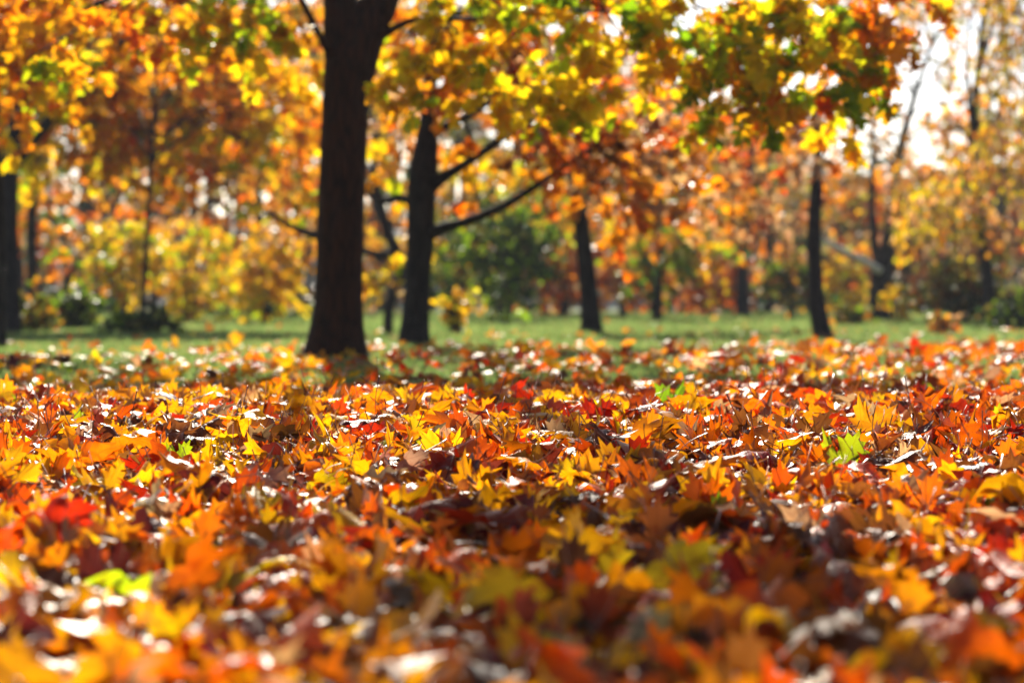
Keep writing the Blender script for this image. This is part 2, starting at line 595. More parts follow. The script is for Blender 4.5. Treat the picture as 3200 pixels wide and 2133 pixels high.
def make_tree(name, label, D, trunk_px, clumps, weights, lsize, seed, bark=None, limbs_px=(), top=None, tpl=TPL_LOW, cat="tree", group=None,
              auto_from=None, flare=1.35, crown_mat=None, leaf_n_per=9, droop=0.35, wob=0.05, limb_r=0.035, spray=None):
    """trunk_px: (px, py, width in px) from the base up, all near distance D; clumps: (centre xyz, radii, leaves[, weights])"""
    rs = np.random.RandomState(seed)
    bark = bark or M_BARK_DARK
    base = at(trunk_px[0][0], trunk_px[0][1], D)
    base[2] = float(ground_z(base[0], D))
    root = thing(name, label, cat, base, group)
    pts = [at(px, py, D) for px, py, w in trunk_px]
    rad = [w / F * D / 2 for px, py, w in trunk_px]
    pts[0] = base - np.array([0, 0, 0.08])
    if top:
        for (dx, dy, z, r) in top:
            pts.append(np.array([base[0] + dx, D + dy, z])); rad.append(r)
    P, R = smooth_path(pts, rad, 7)
    zz = P[:, 2] - base[2]
    R = R * (1 + (flare - 1) * np.exp(-np.clip(zz, 0, None) / 0.15))
    V, T = tube(P, R, 18 if D < 25 else 12, wob, rs)
    mb = MB(); mb.add(V, T)
    mb.build("trunk", [bark], root, base)
    for lp in limbs_px:
        pp = [at(px, py, D + dd) for px, py, w, dd in lp]
        rr = [w / F * D / 2 for px, py, w, dd in lp]
        Pl, Rl = smooth_path(pp, rr, 6)
        V, T = tube(Pl, Rl, 9, wob, rs)
        lm = MB(); lm.add(V, T); lm.build("limb", [bark], root, base)
    cm = MB()
    zt = P[:, 2]
    for c in clumps:
        cc, rr, n = np.asarray(c[0], float), c[1], c[2]
        w = c[3] if len(c) > 3 else weights
        clump(rs, cc, rr, n, lsize, w, tpl, cm, n_per=leaf_n_per, droop=droop, length=spray)
        if auto_from is not None:
            # a limb from the trunk to the clump
            za = np.clip(cc[2] - rs.uniform(0.2, 0.7), auto_from, zt.max() - 0.05)
            k = int(np.argmin(np.abs(zt - za)))
            pl, rl = limb_to(rs, P[k], cc, min(limb_r, R[k] * 0.6))
            Pl, Rl = smooth_path(pl, rl, 5)
            V, T = tube(Pl, Rl, 6, 0.05, rs)
            lm = MB(); lm.add(V, T); lm.build("limb", [bark], root, base)
    cm.build("crown", [crown_mat or M_CROWN, bark], root, base)
    return root


def CP(px, py, D, rx, ry, rz, n, w=None):
    c = (at(px, py, D), (rx, ry, rz), n)
    return c + (w,) if w else c


W_YG = {'lemon': 7, 'lime': 5, 'green': 1.6, 'yellow': 3}
W_GO = {'lemon': 4, 'yellow': 4, 'golden': 4, 'orange': 1.2, 'lime': 0.8}
W_GREEN = {'green': 2.6, 'lime': 4, 'lemon': 5, 'golden': 1.5}
W_Y = {'lemon': 7, 'yellow': 3, 'lime': 1.5}
W_OB = {'orange': 2.4, 'rust': 0.5, 'golden': 5, 'tan': 2.5, 'brown': 0.7}
W_PINK = {'orange': 2.2, 'rust': 0.8, 'tan': 5, 'brown': 1.2, 'golden': 2.5}
W_PALE = {'tan': 4, 'golden': 3, 'orange': 2, 'olive': 2.5, 'brown': 1}
W_GOLD = {'golden': 5, 'yellow': 7, 'lemon': 1.5, 'orange': 1.2, 'brown': 0.4, 'olive': 1.6}
W_YB = {'lemon': 5, 'yellow': 4, 'lime': 1.6, 'tan': 0.5, 'olive': 0.5}
W_DG = {'darkgreen': 6, 'green': 2, 'olive': 1}
W_OL = {'olive': 4, 'darkgreen': 3, 'green': 2, 'golden': 1, 'brown': 1}

# ---- the big maple
c1 = [
    CP(2390, 130, 15.0, 0.34, 0.3, 0.24, 170, W_GREEN), CP(2250, 160, 15.0, 0.3, 0.3, 0.2, 130, W_YG), CP(2480, 330, 14.9, 0.2, 0.3, 0.10, 60, W_GO), CP(2620, 70, 15.0, 0.36, 0.3, 0.2, 120, W_GO),
    CP(1330, 200, 15.6, 0.24, 0.30, 0.22, 93, W_YG), CP(1460, 250, 15.3, 0.36, 0.30, 0.22, 108, W_YG), CP(1640, 290, 15.0, 0.36, 0.30, 0.18, 108, W_Y),
    CP(1760, 330, 15.0, 0.15, 0.24, 0.12, 43, W_YG), CP(2000, 200, 14.6, 0.34, 0.30, 0.22, 145, W_Y), CP(2130, 120, 14.4, 0.40, 0.36, 0.26, 95, W_YG),
    CP(2330, 230, 14.6, 0.40, 0.36, 0.30, 140, W_GREEN), CP(2340, 370, 14.4, 0.20, 0.24, 0.08, 50, W_Y), CP(2560, 220, 14.8, 0.42, 0.36, 0.32, 153, W_GREEN),
    CP(2710, 180, 15.0, 0.26, 0.30, 0.34, 155, W_GO), CP(2690, 300, 15.0, 0.16, 0.24, 0.14, 43, W_GO), CP(2450, 60, 14.2, 0.6, 0.42, 0.25, 153, W_GREEN),
    CP(2200, 30, 14.2, 0.6, 0.48, 0.22, 140, W_YG), CP(1900, 40, 14.4, 0.6, 0.48, 0.22, 104, W_YG), CP(1600, 60, 14.9, 0.6, 0.48, 0.24, 85, W_YG),
    CP(1480, 20, 17.0, 0.4, 0.48, 0.25, 93, W_YG), CP(2860, 30, 15.2, 0.25, 0.24, 0.12, 36, W_GO),
    CP(800, 90, 16.6, 0.3, 0.42, 0.22, 108, W_Y), CP(700, 40, 16.4, 0.5, 0.42, 0.22, 122, W_YG), CP(420, 30, 16.0, 0.5, 0.42, 0.2, 86, W_GO),
    CP(150, 60, 15.4, 0.4, 0.36, 0.2, 64, W_GO), CP(80, 190, 15.0, 0.16, 0.18, 0.10, 24, W_YG), CP(230, 190, 15.6, 0.10, 0.12, 0.12, 15, W_GO),
    CP(900, 230, 19.0, 0.25, 0.30, 0.18, 50, W_GO), CP(620, 170, 17.5, 0.3, 0.30, 0.18, 43, W_GO),
]
rs = np.random.RandomState(77)
for k in range(11):                      # the crown above the frame, thickened to throw shade behind the crest
    a = rs.uniform(0, 6.28); r = rs.uniform(0.8, 3.2)
    c1.append(((-4.0 + 0.5 * k, 18.4 + 0.3 * r * math.sin(a), rs.uniform(3.0, 3.7)), (0.5, 0.7, 0.3), 170, W_GO if k % 2 else W_YG))
for (x, y, z, rr, n) in ((-0.92, 17.5, 7.6, 0.24, 190), (-1.08, 17.5, 8.25, 0.2, 190), (-1.13, 17.6, 8.7, 0.16, 80), (-0.75, 17.6, 8.0, 0.16, 80), (-0.70, 17.6, 8.5, 0.2, 70),  # unseen high leaf clumps, added to dapple the near litter with shade
                         (-1.22, 17.4, 6.9, 0.2, 60), (-1.75, 17.6, 8.1, 0.12, 20), (0.0, 17.6, 7.6, 0.2, 40), (-0.3, 17.5, 6.6, 0.2, 40), (0.5, 17.5, 6.2, 0.2, 36), (-1.9, 17.5, 6.4, 0.15, 16)):
    c1.append(((x, y, z), (rr, rr, rr * 0.6), n, W_GO))
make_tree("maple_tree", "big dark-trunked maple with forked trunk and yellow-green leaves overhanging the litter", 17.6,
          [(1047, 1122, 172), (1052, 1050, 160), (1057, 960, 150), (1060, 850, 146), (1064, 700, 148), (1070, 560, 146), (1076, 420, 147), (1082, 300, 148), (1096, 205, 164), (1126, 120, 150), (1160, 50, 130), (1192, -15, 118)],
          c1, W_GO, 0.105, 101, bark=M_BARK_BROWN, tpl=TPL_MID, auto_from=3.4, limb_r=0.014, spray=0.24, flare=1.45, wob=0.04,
          top=[(0.50, 0.1, 3.4, 0.12), (0.50, 0.2, 5.0, 0.09), (0.60, 0.2, 7.0, 0.06), (0.62, 0.2, 9.4, 0.02)],
          limbs_px=[[(1076, 240, 122, 0), (1064, 120, 116, 0), (1060, 0, 104, 0), (1048, -160, 94, 0), (1020, -420, 80, 0.2), (960, -900, 55, 0.4), (930, -1700, 34, 0.5), (900, -2900, 8, 0.6)],
                    [(1066, 215, 40, -0.05), (1020, 150, 26, -0.15), (985, 85, 22, -0.3), (940, -5, 20, -0.5), (900, -90, 15, -0.7), (820, -180, 8, -0.9)],
                    [(1150, 130, 60, -0.05), (1231, 88, 24, -0.15), (1306, 62, 18, -0.3), (1440, 60, 15, -0.6), (1564, 57, 14, -0.9), (1769, 34, 11, -1.3), (1980, 40, 8, -1.8), (2250, 20, 5, -2.3)]])

# ---- the darker tree just behind it
c2 = [CP(1335, 250, 21.6, 0.3, 0.4, 0.25, 110, W_OB), CP(1350, 110, 21.6, 0.35, 0.4, 0.3, 110, W_GO), CP(1260, 380, 24, 0.4, 0.6, 0.4, 78, W_PINK), CP(1250, 520, 23, 0.25, 0.5, 0.22, 46, W_GO), CP(1420, 520, 24, 0.3, 0.5, 0.25, 54, W_YB),
      CP(1560, 200, 22, 0.6, 0.8, 0.5, 156, W_PINK), CP(1700, 110, 22, 0.7, 0.9, 0.5, 187, W_OB), CP(1780, 300, 21.5, 0.6, 0.7, 0.4, 179, W_PINK),
      CP(1640, 420, 21.8, 0.5, 0.6, 0.3, 117, W_OB), CP(1790, 480, 21.5, 0.5, 0.6, 0.3, 148, W_OB), CP(1900, 590, 21.3, 0.4, 0.6, 0.25, 124, W_OB),
      CP(1960, 420, 22, 0.5, 0.7, 0.35, 148, W_PINK), CP(2080, 640, 21.6, 0.35, 0.5, 0.22, 85, W_OB), CP(1920, 710, 21.3, 0.2, 0.4, 0.12, 35, W_OB),
      CP(1450, 60, 23, 0.7, 0.9, 0.5, 148, W_GO), CP(1250, 120, 23, 0.6, 0.9, 0.5, 117, W_GO), CP(1500, 660, 22.5, 0.22, 0.4, 0.08, 12, W_GO)]
rs = np.random.RandomState(78)
for k in range(9):
    a = rs.uniform(0, 6.28); r = rs.uniform(0.5, 3.2)
    c2.append(((-0.8 + r * math.cos(a), 22.7 + r * math.sin(a), rs.uniform(3.6, 5.0)), (0.9, 0.9, 0.5), 130, W_OB))
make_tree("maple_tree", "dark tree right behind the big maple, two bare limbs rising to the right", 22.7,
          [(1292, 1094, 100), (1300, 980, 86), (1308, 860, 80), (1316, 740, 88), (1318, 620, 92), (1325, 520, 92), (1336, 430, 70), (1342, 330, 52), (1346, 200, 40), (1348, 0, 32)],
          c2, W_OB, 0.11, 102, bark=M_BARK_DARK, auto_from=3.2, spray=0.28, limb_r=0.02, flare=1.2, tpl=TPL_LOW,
          top=[(0.2, 0.1, 4.6, 0.04), (0.2, 0.1, 5.6, 0.015)],
          limbs_px=[[(1318, 745, 50, 0), (1375, 716, 38, -0.1), (1450, 694, 30, -0.3), (1560, 650, 26, -0.6), (1660, 590, 22, -0.8), (1760, 520, 15, -1.0), (1880, 440, 8, -1.2)],
                    [(1330, 600, 56, 0), (1375, 560, 40, -0.1), (1440, 520, 28, -0.2), (1530, 460, 26, -0.4), (1610, 400, 24, -0.5), (1700, 350, 16, -0.7), (1900, 250, 7, -0.9)],
                    [(1345, 420, 44, 0.1), (1420, 380, 28, 0.3), (1490, 345, 24, 0.5), (1560, 285, 20, 0.7), (1640, 190, 10, 1.0)],
                    [(1315, 640, 40, 0.1), (1250, 618, 26, 0.2), (1190, 628, 20, 0.3), (1140, 600, 12, 0.4)]])

# ---- crooked stem between those two
make_tree("crooked_tree", "crooked dark stem leaning between the big maple and the tree behind it", 30,
          [(1212, 1052, 28), (1216, 960, 28), (1240, 900, 34), (1258, 850, 46), (1240, 790, 38), (1210, 720, 30), (1190, 640, 26), (1170, 540, 20), (1180, 400, 12)],
          [CP(1190, 860, 29, 0.28, 0.4, 0.25, 70, W_YB), CP(1260, 780, 30.5, 0.3, 0.4, 0.3, 50, W_GO), CP(1180, 480, 30, 0.7, 0.8, 0.5, 120, W_GO), CP(880, 560, 30, 0.8, 0.8, 0.5, 150, W_GO)],
          W_GO, 0.12, 103,
          limbs_px=[[(1250, 800, 36, 0), (1160, 790, 24, 0), (1050, 750, 22, 0), (960, 728, 24, 0), (880, 690, 18, 0), (780, 630, 12, 0)]])

# ---- slender leaning trunks on the right half
rs = np.random.RandomState(80)
c3 = []
for k in range(20):
    px = rs.uniform(1720, 2420); py = rs.uniform(300, 690) if px > 1900 else rs.uniform(250, 560)
    c3.append(CP(px, py, rs.uniform(29, 34), 0.7, 0.8, 0.35, 105, (W_OB, W_PINK, W_PINK, W_PALE)[rs.randint(4)]))
make_tree("leaning_tree", "slender black trunk leaning left under orange leaves, grass at its foot", 31,
          [(1850, 1054, 66), (1843, 960, 58), (1832, 840, 52), (1818, 720, 48), (1805, 620, 42), (1790, 480, 34), (1780, 300, 26), (1790, 60, 18)], c3, W_OB, 0.115, 104, auto_from=2.4, spray=0.3, flare=1.25, limb_r=0.03)

c4 = [CP(rs.uniform(2180, 2560), rs.uniform(400, 620), rs.uniform(53, 57), 1.2, 1.2, 0.7, 110, W_PINK) for k in range(12)]
make_tree("leaning_tree", "thin distant dark trunk standing in the orange shrubs, farthest of the bare trunks", 53,
          [(2322, 1000, 44), (2320, 880, 38), (2326, 740, 36), (2334, 620, 40), (2338, 500, 26), (2345, 300, 14)], c4, W_OB, 0.15, 105, auto_from=3.5)

c5 = [CP(2500, 480, 27, 0.5, 0.6, 0.4, 90, W_OB), CP(2420, 400, 27.2, 0.5, 0.6, 0.3, 110, W_OB), CP(2540, 350, 27, 0.4, 0.5, 0.3, 60, W_PINK), CP(2590, 560, 27, 0.2, 0.3, 0.2, 22, W_OB),
      CP(2560, 120, 27, 0.7, 0.7, 0.5, 60, W_PINK)]
make_tree("leaning_tree", "slim black trunk with bent foot on the lawn's edge beside the pale bare pole", 26.8,
          [(2580, 1074, 66), (2566, 1020, 58), (2552, 940, 52), (2546, 820, 47), (2545, 700, 44), (2552, 580, 38), (2560, 420, 22), (2566, 250, 14), (2572, 40, 8)], c5, W_OB, 0.11, 106, auto_from=2.2, flare=1.15, limb_r=0.02)

c6 = [CP(px, py, 45 + dz, 0.9, 0.8, 0.7, 95, {'tan': 4, 'golden': 3, 'olive': 2, 'yellow': 1}) for px, py, dz in ((2560, 430, 0), (2640, 480, 1), (2590, 300, 2), (2700, 520, 0), (2780, 540, 1), (2850, 500, 2), (2900, 330, 0), (2640, 120, 0), (2760, 60, 1), (2930, 60, 2), (2520, 520, 1))]
for k in range(30):
    px = rs.uniform(2540, 2960); py = rs.uniform(-150, 620)
    if 2690 < px < 2880 and 170 < py < 430: continue
    c6.append(CP(px, py, rs.uniform(43, 47), 0.9, 0.9, 0.9, 85, {'tan': 4, 'brown': 2, 'golden': 2, 'olive': 2}))
make_tree("forked_tree", "forked slender tree with thin brown leaves against the white sky", 45,
          [(2745, 1014, 76), (2752, 930, 72), (2758, 850, 66), (2775, 770, 50), (2790, 680, 44), (2800, 600, 36), (2812, 480, 28), (2850, 330, 20), (2900, 180, 10), (2960, 20, 6)],
          c6, W_OB, 0.10, 107, auto_from=3.0, limb_r=0.025, flare=1.3,
          limbs_px=[[(2756, 860, 40, 0), (2738, 800, 28, 0), (2728, 700, 24, 0), (2722, 600, 20, 0), (2730, 420, 14, 0), (2720, 180, 9, 0), (2740, 0, 5, 0)]])

# a bare pale pole of wood that leans on the forked tree
mb = MB()
P, R = smooth_path([at(2550, 735, 44.4), at(2610, 772, 44.5), at(2680, 806, 44.6), at(2752, 846, 44.7)], [0.05, 0.06, 0.065, 0.07], 6)
V, T = tube(P, R, 8, 0.08, np.random.RandomState(3)); mb.add(V, T)
tag(mb.build("bare_branch", [M_BARK_PALE], None), "pale sunlit bare branch caught slanting against the forked tree", "branch")

# ---- weeping birch on the right
def weeping_tree(seed, D, label):
    rs = np.random.RandomState(seed)
    base = at(3092, 1020, D); base[2] = float(ground_z(base[0], D))
    root = thing("weeping_birch", label, "tree", base)
    mb = MB()
    P, R = smooth_path([base - np.array([0, 0, .1]), at(3085, 860, D), at(3060, 700, D), at(3046, 560, D), at(3050, 300, D), at(3080, 0, D), at(3090, -300, D)], [0.14, 0.10, 0.09, 0.08, 0.06, 0.05, 0.02], 6)
    V, T = tube(P, R, 10, 0.05, rs); mb.add(V, T); mb.build("trunk", [M_BARK_DARK], root, base)
    cm = MB()
    n = 300
    for k in range(n):
        px = rs.uniform(2790, 3480)
        top = rs.uniform(-350, 480) if px > 3060 or rs.uniform() < 0.45 else rs.uniform(430, 640)
        if px < 2960: top = rs.uniform(500, 640) if rs.uniform() < 0.6 else rs.uniform(-350, -100)
        ln = rs.uniform(150, 420)
        d = D + rs.uniform(-2.2, 2.2)
        p0 = at(px, top, d); p1 = at(px + rs.uniform(-25, 25), min(top + ln, 780 + rs.uniform(-60, 60)), d)
        if p1[2] > p0[2]: continue
        mid = (p0 + p1) / 2 + rs.normal(0, 0.05, 3)
        V, T = tube([p0, mid, p1], [0.008, 0.005, 0.003], 3); cm.add(V, T, (0.03, 0.02, 0.015), None, 1)
        m = int(np.linalg.norm(p1 - p0) * 22)
        t = rs.uniform(0, 1, m)[:, None]
        pos = p0 * (1 - t) + p1 * t + rs.normal(0, 0.06, (m, 3))
        R_ = rot_axes(rs.normal(0, 0.4, (m, 3)) + np.array([0, 0, -1]), rs.normal(0, 1, (m, 3)))
        W, TT = leaf_batch(TPL_OVAL, pos, R_, rs.uniform(0.07, 0.13, m), rs.normal(0, .6, m), rs.normal(0, .6, m), np.zeros(m), np.zeros(m))
        V, TT, uv, c = flatten_batch(W, TT, TPL_OVAL[0], shade(rs, pick(rs, m, {'lemon': 3, 'golden': 2.5, 'tan': 4, 'olive': 3}), 0.2))
        cm.add(V, TT, c, uv, 0)
    cm.build("crown", [M_CROWN, M_BARK_DARK], root, base)
    for (a, b) in ((3300, -250), (2950, -250), (2880, 420), (3180, 100)):
        k = rs.randint(len(P) // 2, len(P) - 4)
        pl, rl = limb_to(rs, P[k], at(a, b, D + rs.uniform(-1, 1)), 0.04)
        Pl, Rl = smooth_path(pl, rl, 5); V, T = tube(Pl, Rl, 6)
        lm = MB(); lm.add(V, T); lm.build("limb", [M_BARK_DARK], root, base)


weeping_tree(55, 38, "weeping tree with hanging strands of small golden leaves over the dark bush")

# ---- the golden trees on the left
def random_clumps(rs, n, x0, x1, y0, y1, d0, d1, r, leaves, ws):
    return [CP(rs.uniform(x0, x1), rs.uniform(y0, y1), rs.uniform(d0, d1), r, r, r * 0.55, leaves, ws[rs.randint(len(ws))]) for k in range(n)]


rs = np.random.RandomState(81)
cA = random_clumps(rs, 16, -350, 420, -120, 330, 19.5, 23, 0.6, 120, [W_GOLD, W_GO, W_OB])
make_tree("golden_tree", "thick dark tree cut by the picture's edge with long limbs rising over the meadow", 21.5,
          [(-22, 1090, 74), (-12, 960, 62), (-8, 800, 58), (-10, 620, 54), (-20, 400, 46), (-30, 100, 36), (-40, -300, 20)], cA, W_GOLD, 0.12, 111, auto_from=2.9,
          limbs_px=[[(-20, 300, 40, 0), (-10, 190, 24, -0.2), (60, 105, 28, -0.6), (180, 65, 24, -1.2), (300, 15, 20, -1.8), (420, -50, 8, -1.0)]])
cB = random_clumps(rs, 22, 60, 720, 60, 480, 31.2, 35, 0.62, 160, [W_GOLD, W_YB, W_GOLD])
make_tree("golden_tree", "dark trunk under gold leaves, one long limb climbing into the crown", 30,
          [(36, 975, 58), (34, 860, 52), (30, 700, 50), (34, 560, 48), (44, 440, 44), (52, 300, 36), (60, 0, 24)], cB, W_GOLD, 0.125, 112, auto_from=3.4,
          limbs_px=[[(44, 520, 40, 0), (110, 430, 36, -.3), (190, 335, 36, -.6), (270, 230, 36, -.8), (350, 160, 34, -1), (470, 70, 28, -1.2), (600, -30, 10, 0)]])
cC = random_clumps(rs, 8, -80, 260, 440, 700, 40, 44, 0.8, 60, [W_OL, W_GOLD])
make_tree("golden_tree", "thinner dark trunk standing close to the dark trunk under gold leaves", 42,
          [(104, 985, 40), (102, 880, 36), (98, 740, 34), (104, 600, 30), (120, 400, 24), (130, 150, 14)], cC, W_GOLD, 0.13, 113, auto_from=3.0)
cD = random_clumps(rs, 30, 150, 960, 60, 540, 32, 36.5, 0.62, 170, [W_GOLD, W_GOLD, W_OB, W_GO])
make_tree("golden_tree", "slim young stem carrying a wide orange-gold crown over the yellow bushes", 30,
          [(440, 1030, 18), (448, 930, 17), (456, 820, 16), (462, 700, 15), (470, 560, 14), (480, 350, 11), (500, 100, 7)], cD, W_GOLD, 0.125, 114, auto_from=2.2, limb_r=0.018)
make_tree("leaning_sapling", "short dark sapling slanting out of the weeds near the left trunks", 36,
          [(186, 985, 26), (196, 930, 22), (216, 870, 18), (236, 820, 10)], [CP(230, 840, 36, 0.5, 0.5, 0.3, 60, W_OL)], W_OL, 0.12, 115)
cE = random_clumps(rs, 12, 1980, 2200, 620, 860, 42, 47, 0.7, 90, [W_OL, W_GO])
make_tree("leaning_sapling", "thin grey-brown sapling among the orange shrubs between two dark trunks", 44,
          [(2056, 1012, 26), (2058, 900, 22), (2062, 780, 18), (2066, 640, 12)], cE, W_OL, 0.14, 116, auto_from=1.2)
# smaller trees farther back fill the gaps between the trunks
back = [
    ("tall golden tree far behind, seen left of the big maple's trunk", 820, 58, W_GOLD, 8.5), ("rusty far tree over the yellow bushes by the left border", 330, 62, W_OB, 9.5),
    ("pale gold far tree above the dark limbs at centre", 1460, 56, W_YB, 7.5), ("brownish far tree behind the leaning black trunk", 1700, 60, W_PALE, 8.5),
    ("orange far tree right of the leaning black trunk", 2030, 64, W_PALE, 8.0), ("olive far tree behind the thick dark tree at the edge", 60, 66, W_OL, 9.5),
    ("small russet far tree below the maple's overhang", 2400, 68, W_PALE, 5.4), ("yellow far tree whose top meets the big maple's lowest twigs", 1120, 66, W_GOLD, 9.5),
    ("hazy gold far tree below the white sky", 2830, 66, W_PALE, 4.4), ("brown far tree behind the weeping strands", 3120, 64, W_PALE, 6.0),
    ("copper far tree left of the forked tree", 2620, 72, {'olive': 3, 'tan': 3, 'darkgreen': 2, 'golden': 1}, 4.3), ("broad far tree with orange leaves left of the slim young stem", 560, 70, W_GOLD, 10.5),
]
rs = np.random.RandomState(83)
for k, (lab, px, D, w, hgt) in enumerate(back):
    x = (px - 1600) / F * D
    cl = []
    for j in range(22):
        u = rs.uniform(); z = 1.4 + (hgt - 1.6) * u
        wd = (1.2 + 1.5 * math.sin(math.pi * min(1, 0.15 + u * 0.9))) * hgt / 8
        cl.append(((x + rs.uniform(-1, 1) * wd, D + rs.uniform(-1, 1) * wd, z), (0.8, 0.8, 0.5), 90))
    make_tree("park_tree", lab, D, [(px, 1000, 30), (px + rs.uniform(-8, 8), 850, 26), (px + rs.uniform(-14, 14), 650, 20), (px + rs.uniform(-20, 20), HORIZON - (hgt - 0.8) * F / D, 8)],
              cl, w, 0.19, 200 + k, auto_from=1.4, limb_r=0.03, group="trees in the back of the park")


# ---- bushes
def make_bush(name, label, px, D, w_px, top_py, weights, seed, n=900, lsize=0.1, cat="bush", stems=7, base_py=None, lowest=0.1, tpl=TPL_OVAL):
    rs = np.random.RandomState(seed)
    base = at(px, HORIZON, D); base[2] = float(ground_z(base[0], D))
    root = thing(name, label, cat, base)
    hw = w_px / F * D / 2
    topz = H + (HORIZON - top_py) / F * D
    h = topz - base[2]
    for k in range(stems):
        a = rs.uniform(0, 6.28); r = hw * rs.uniform(0.2, 0.75)
        e = base + np.array([r * math.cos(a), r * math.sin(a), h * rs.uniform(0.5, 0.85)])
        m = base * 0.5 + e * 0.5 + np.array([-0.1 * r * math.cos(a), -0.1 * r * math.sin(a), 0.1 * h])
        P, R = smooth_path([base + rs.normal(0, 0.06, 3) * np.array([1, 1, 0]) - np.array([0, 0, .05]), m, e], [0.022, 0.015, 0.005], 4)
        V, T = tube(P, R, 5); mb = MB(); mb.add(V, T); mb.build("stem", [M_BARK_DARK], root, base)
    cm = MB()
    nc = 14
    for k in range(nc):
        u = rs.normal(size=3); u /= np.linalg.norm(u)
        q = u * rs.uniform(0.3, 0.85)
        z = lowest + (h - lowest) * (0.5 + 0.5 * q[2])
        sq = 0.75 + 0.25 * math.sin(math.pi * (0.5 + 0.5 * q[2]))
        c = base + np.array([q[0] * hw * sq, q[1] * hw * 0.8 * sq, z])
        clump(rs, c, (hw * 0.36, hw * 0.36, min(h, 2 * hw) * 0.2), n / nc, lsize, weights, tpl, cm, n_per=8, length=0.25 * hw + 0.12, droop=0.2)
    cm.build("foliage", [M_BUSH, M_BARK_DARK], root, base)
    return root


W_BR = {'orange': 4, 'tan': 3, 'rust': 2, 'golden': 3, 'brown': 1}
make_bush("bush", "bright yellow bush behind the slim young stem", 380, 41, 330, 640, W_YB, 301, 1300, 0.13)
make_bush("bush", "yellow-green bush left of the big maple's trunk", 830, 40, 330, 690, W_YB, 302, 1500, 0.13)
make_bush("bush", "loose yellow bush between the slim stem and the yellow-green bush", 590, 42, 280, 680, W_YB, 303, 1100, 0.13)
make_bush("bush", "low dark green bush under the left trunks", 250, 34, 240, 900, W_DG, 304, 1200, 0.10, lowest=0.0)
make_bush("bush", "low dark bush on the lawn's edge below the yellow bush", 430, 30, 210, 975, W_DG, 305, 1000, 0.09, lowest=0.0)
make_bush("bush", "dark green ground-hugging bush right under the yellow-green bush", 830, 46, 300, 905, W_DG, 306, 800, 0.12, lowest=0.0)
make_bush("bush", "spread of weedy olive bush at the foot of the dark trunks", 70, 32, 240, 930, W_OL, 307, 1000, 0.10, lowest=0.0)
make_bush("evergreen_bush", "large dark green bush behind the bare limbs of the dark tree", 1570, 42, 400, 600, W_DG, 308, 3000, 0.13, lowest=0.2)
make_bush("bush", "green bush behind the crooked stem", 1400, 47, 240, 680, W_OL, 309, 900, 0.14)
make_bush("sapling_bush", "small yellow sapling bush right of the dark tree's foot", 1425, 30, 130, 870, W_YB, 310, 170, 0.09, stems=6, lowest=0.15)
make_bush("bush", "orange shrub right behind the leaning black trunk's foot", 1950, 50, 260, 770, W_BR, 311, 1100, 0.14)
make_bush("bush", "pinkish orange shrub left of the leaning black trunk", 1760, 52, 200, 760, W_BR, 312, 900, 0.14)
make_bush("bush", "wide copper shrub under the far thin trunk", 2210, 57, 300, 790, W_BR, 313, 1300, 0.14)
make_bush("bush", "green-gold shrub between the thin sapling and the leaning trunk", 2040, 46, 170, 700, W_OL, 314, 700, 0.13)
make_bush("bush", "yellow-green shrub behind the slim black trunk", 2475, 46, 180, 770, W_OL, 315, 900, 0.13)
make_bush("bush", "lime-yellow bush below the pale bare branch", 2640, 52, 190, 760, W_YB, 316, 700, 0.14)
make_bush("bush", "big dark bush under the weeping golden strands", 3010, 40, 330, 790, {'darkgreen': 4, 'olive': 3, 'brown': 2, 'golden': 0.7}, 317, 1900, 0.12, lowest=0.05)
make_bush("bush", "blue-green bush at the right border of the lawn", 3190, 33, 260, 880, W_DG, 318, 1000, 0.10, lowest=0.0)
make_bush("bush", "small pale green bush right of the forked tree's foot", 2800, 43, 130, 890, W_YB, 319, 400, 0.12, lowest=0.0)
make_bush("sapling_bush", "tiny orange seedling bush on the lawn before the dark bush", 2945, 29, 66, 985, W_PALE, 320, 45, 0.07, stems=5, lowest=0.05)
make_bush("bush", "low olive bush on the lawn right of the bent-foot trunk", 2655, 38, 130, 940, W_OL, 321, 420, 0.11, lowest=0.0)

# ---- a far-off wood behind everything
rs = np.random.RandomState(90)
fw = MB()
S = 5200
px = rs.uniform(-500, 3700, S)
dd = rs.uniform(76, 104, S)
hmax = np.interp(px, [-500, 1200, 1900, 2350, 2500, 3000, 3700], [12, 11.5, 10, 6.6, 4.4, 4.6, 6.0]) * dd / 88 * (1 + 0.12 * noise2(px, dd * 0, 240, 1))
z = rs.uniform(0, 1, S) ** 0.85 * hmax
st = np.stack([(px - 1600) / F * dd, dd, z + 0.2], 1)
for w, sel in (({'brown': 3, 'olive': 4, 'golden': 3, 'yellow': 1, 'darkgreen': 3}, px < 1300), ({'orange': 1, 'brown': 2, 'tan': 2, 'olive': 3, 'darkgreen': 3, 'golden': 1}, (px >= 1300) & (px < 2400)), ({'tan': 2, 'brown': 1.5, 'olive': 3, 'darkgreen': 3}, px >= 2400)):
    k = int(sel.sum())
    spray_leaves(rs, st[sel], rs.normal(0, 1, (k, 3)) * np.array([1, 1, 0.4]), 9, 1.0, 0.36, w, TPL_OVAL, fw, 0.3)
for k in range(90):
    p = rs.uniform(-400, 3600); d = rs.uniform(72, 95)
    hh = float(np.interp(p, [-500, 1200, 1900, 2350, 2500, 3700], [11, 10, 9, 6.0, 4.2, 5.0]))
    x = (p - 1600) / F * d
    V, T = tube([(x, d, 0), (x + rs.normal(0, .2), d, hh * 0.5), (x + rs.normal(0, .4), d, hh)], [0.14, 0.10, 0.03], 5)
    fw.add(V, T, (0.03, 0.02, 0.015), None, 1)
tag(fw.build("far_woodland", [M_BUSH, M_BARK_DARK]), "far-off autumn wood closing the view behind the park", "woodland", kind="stuff")

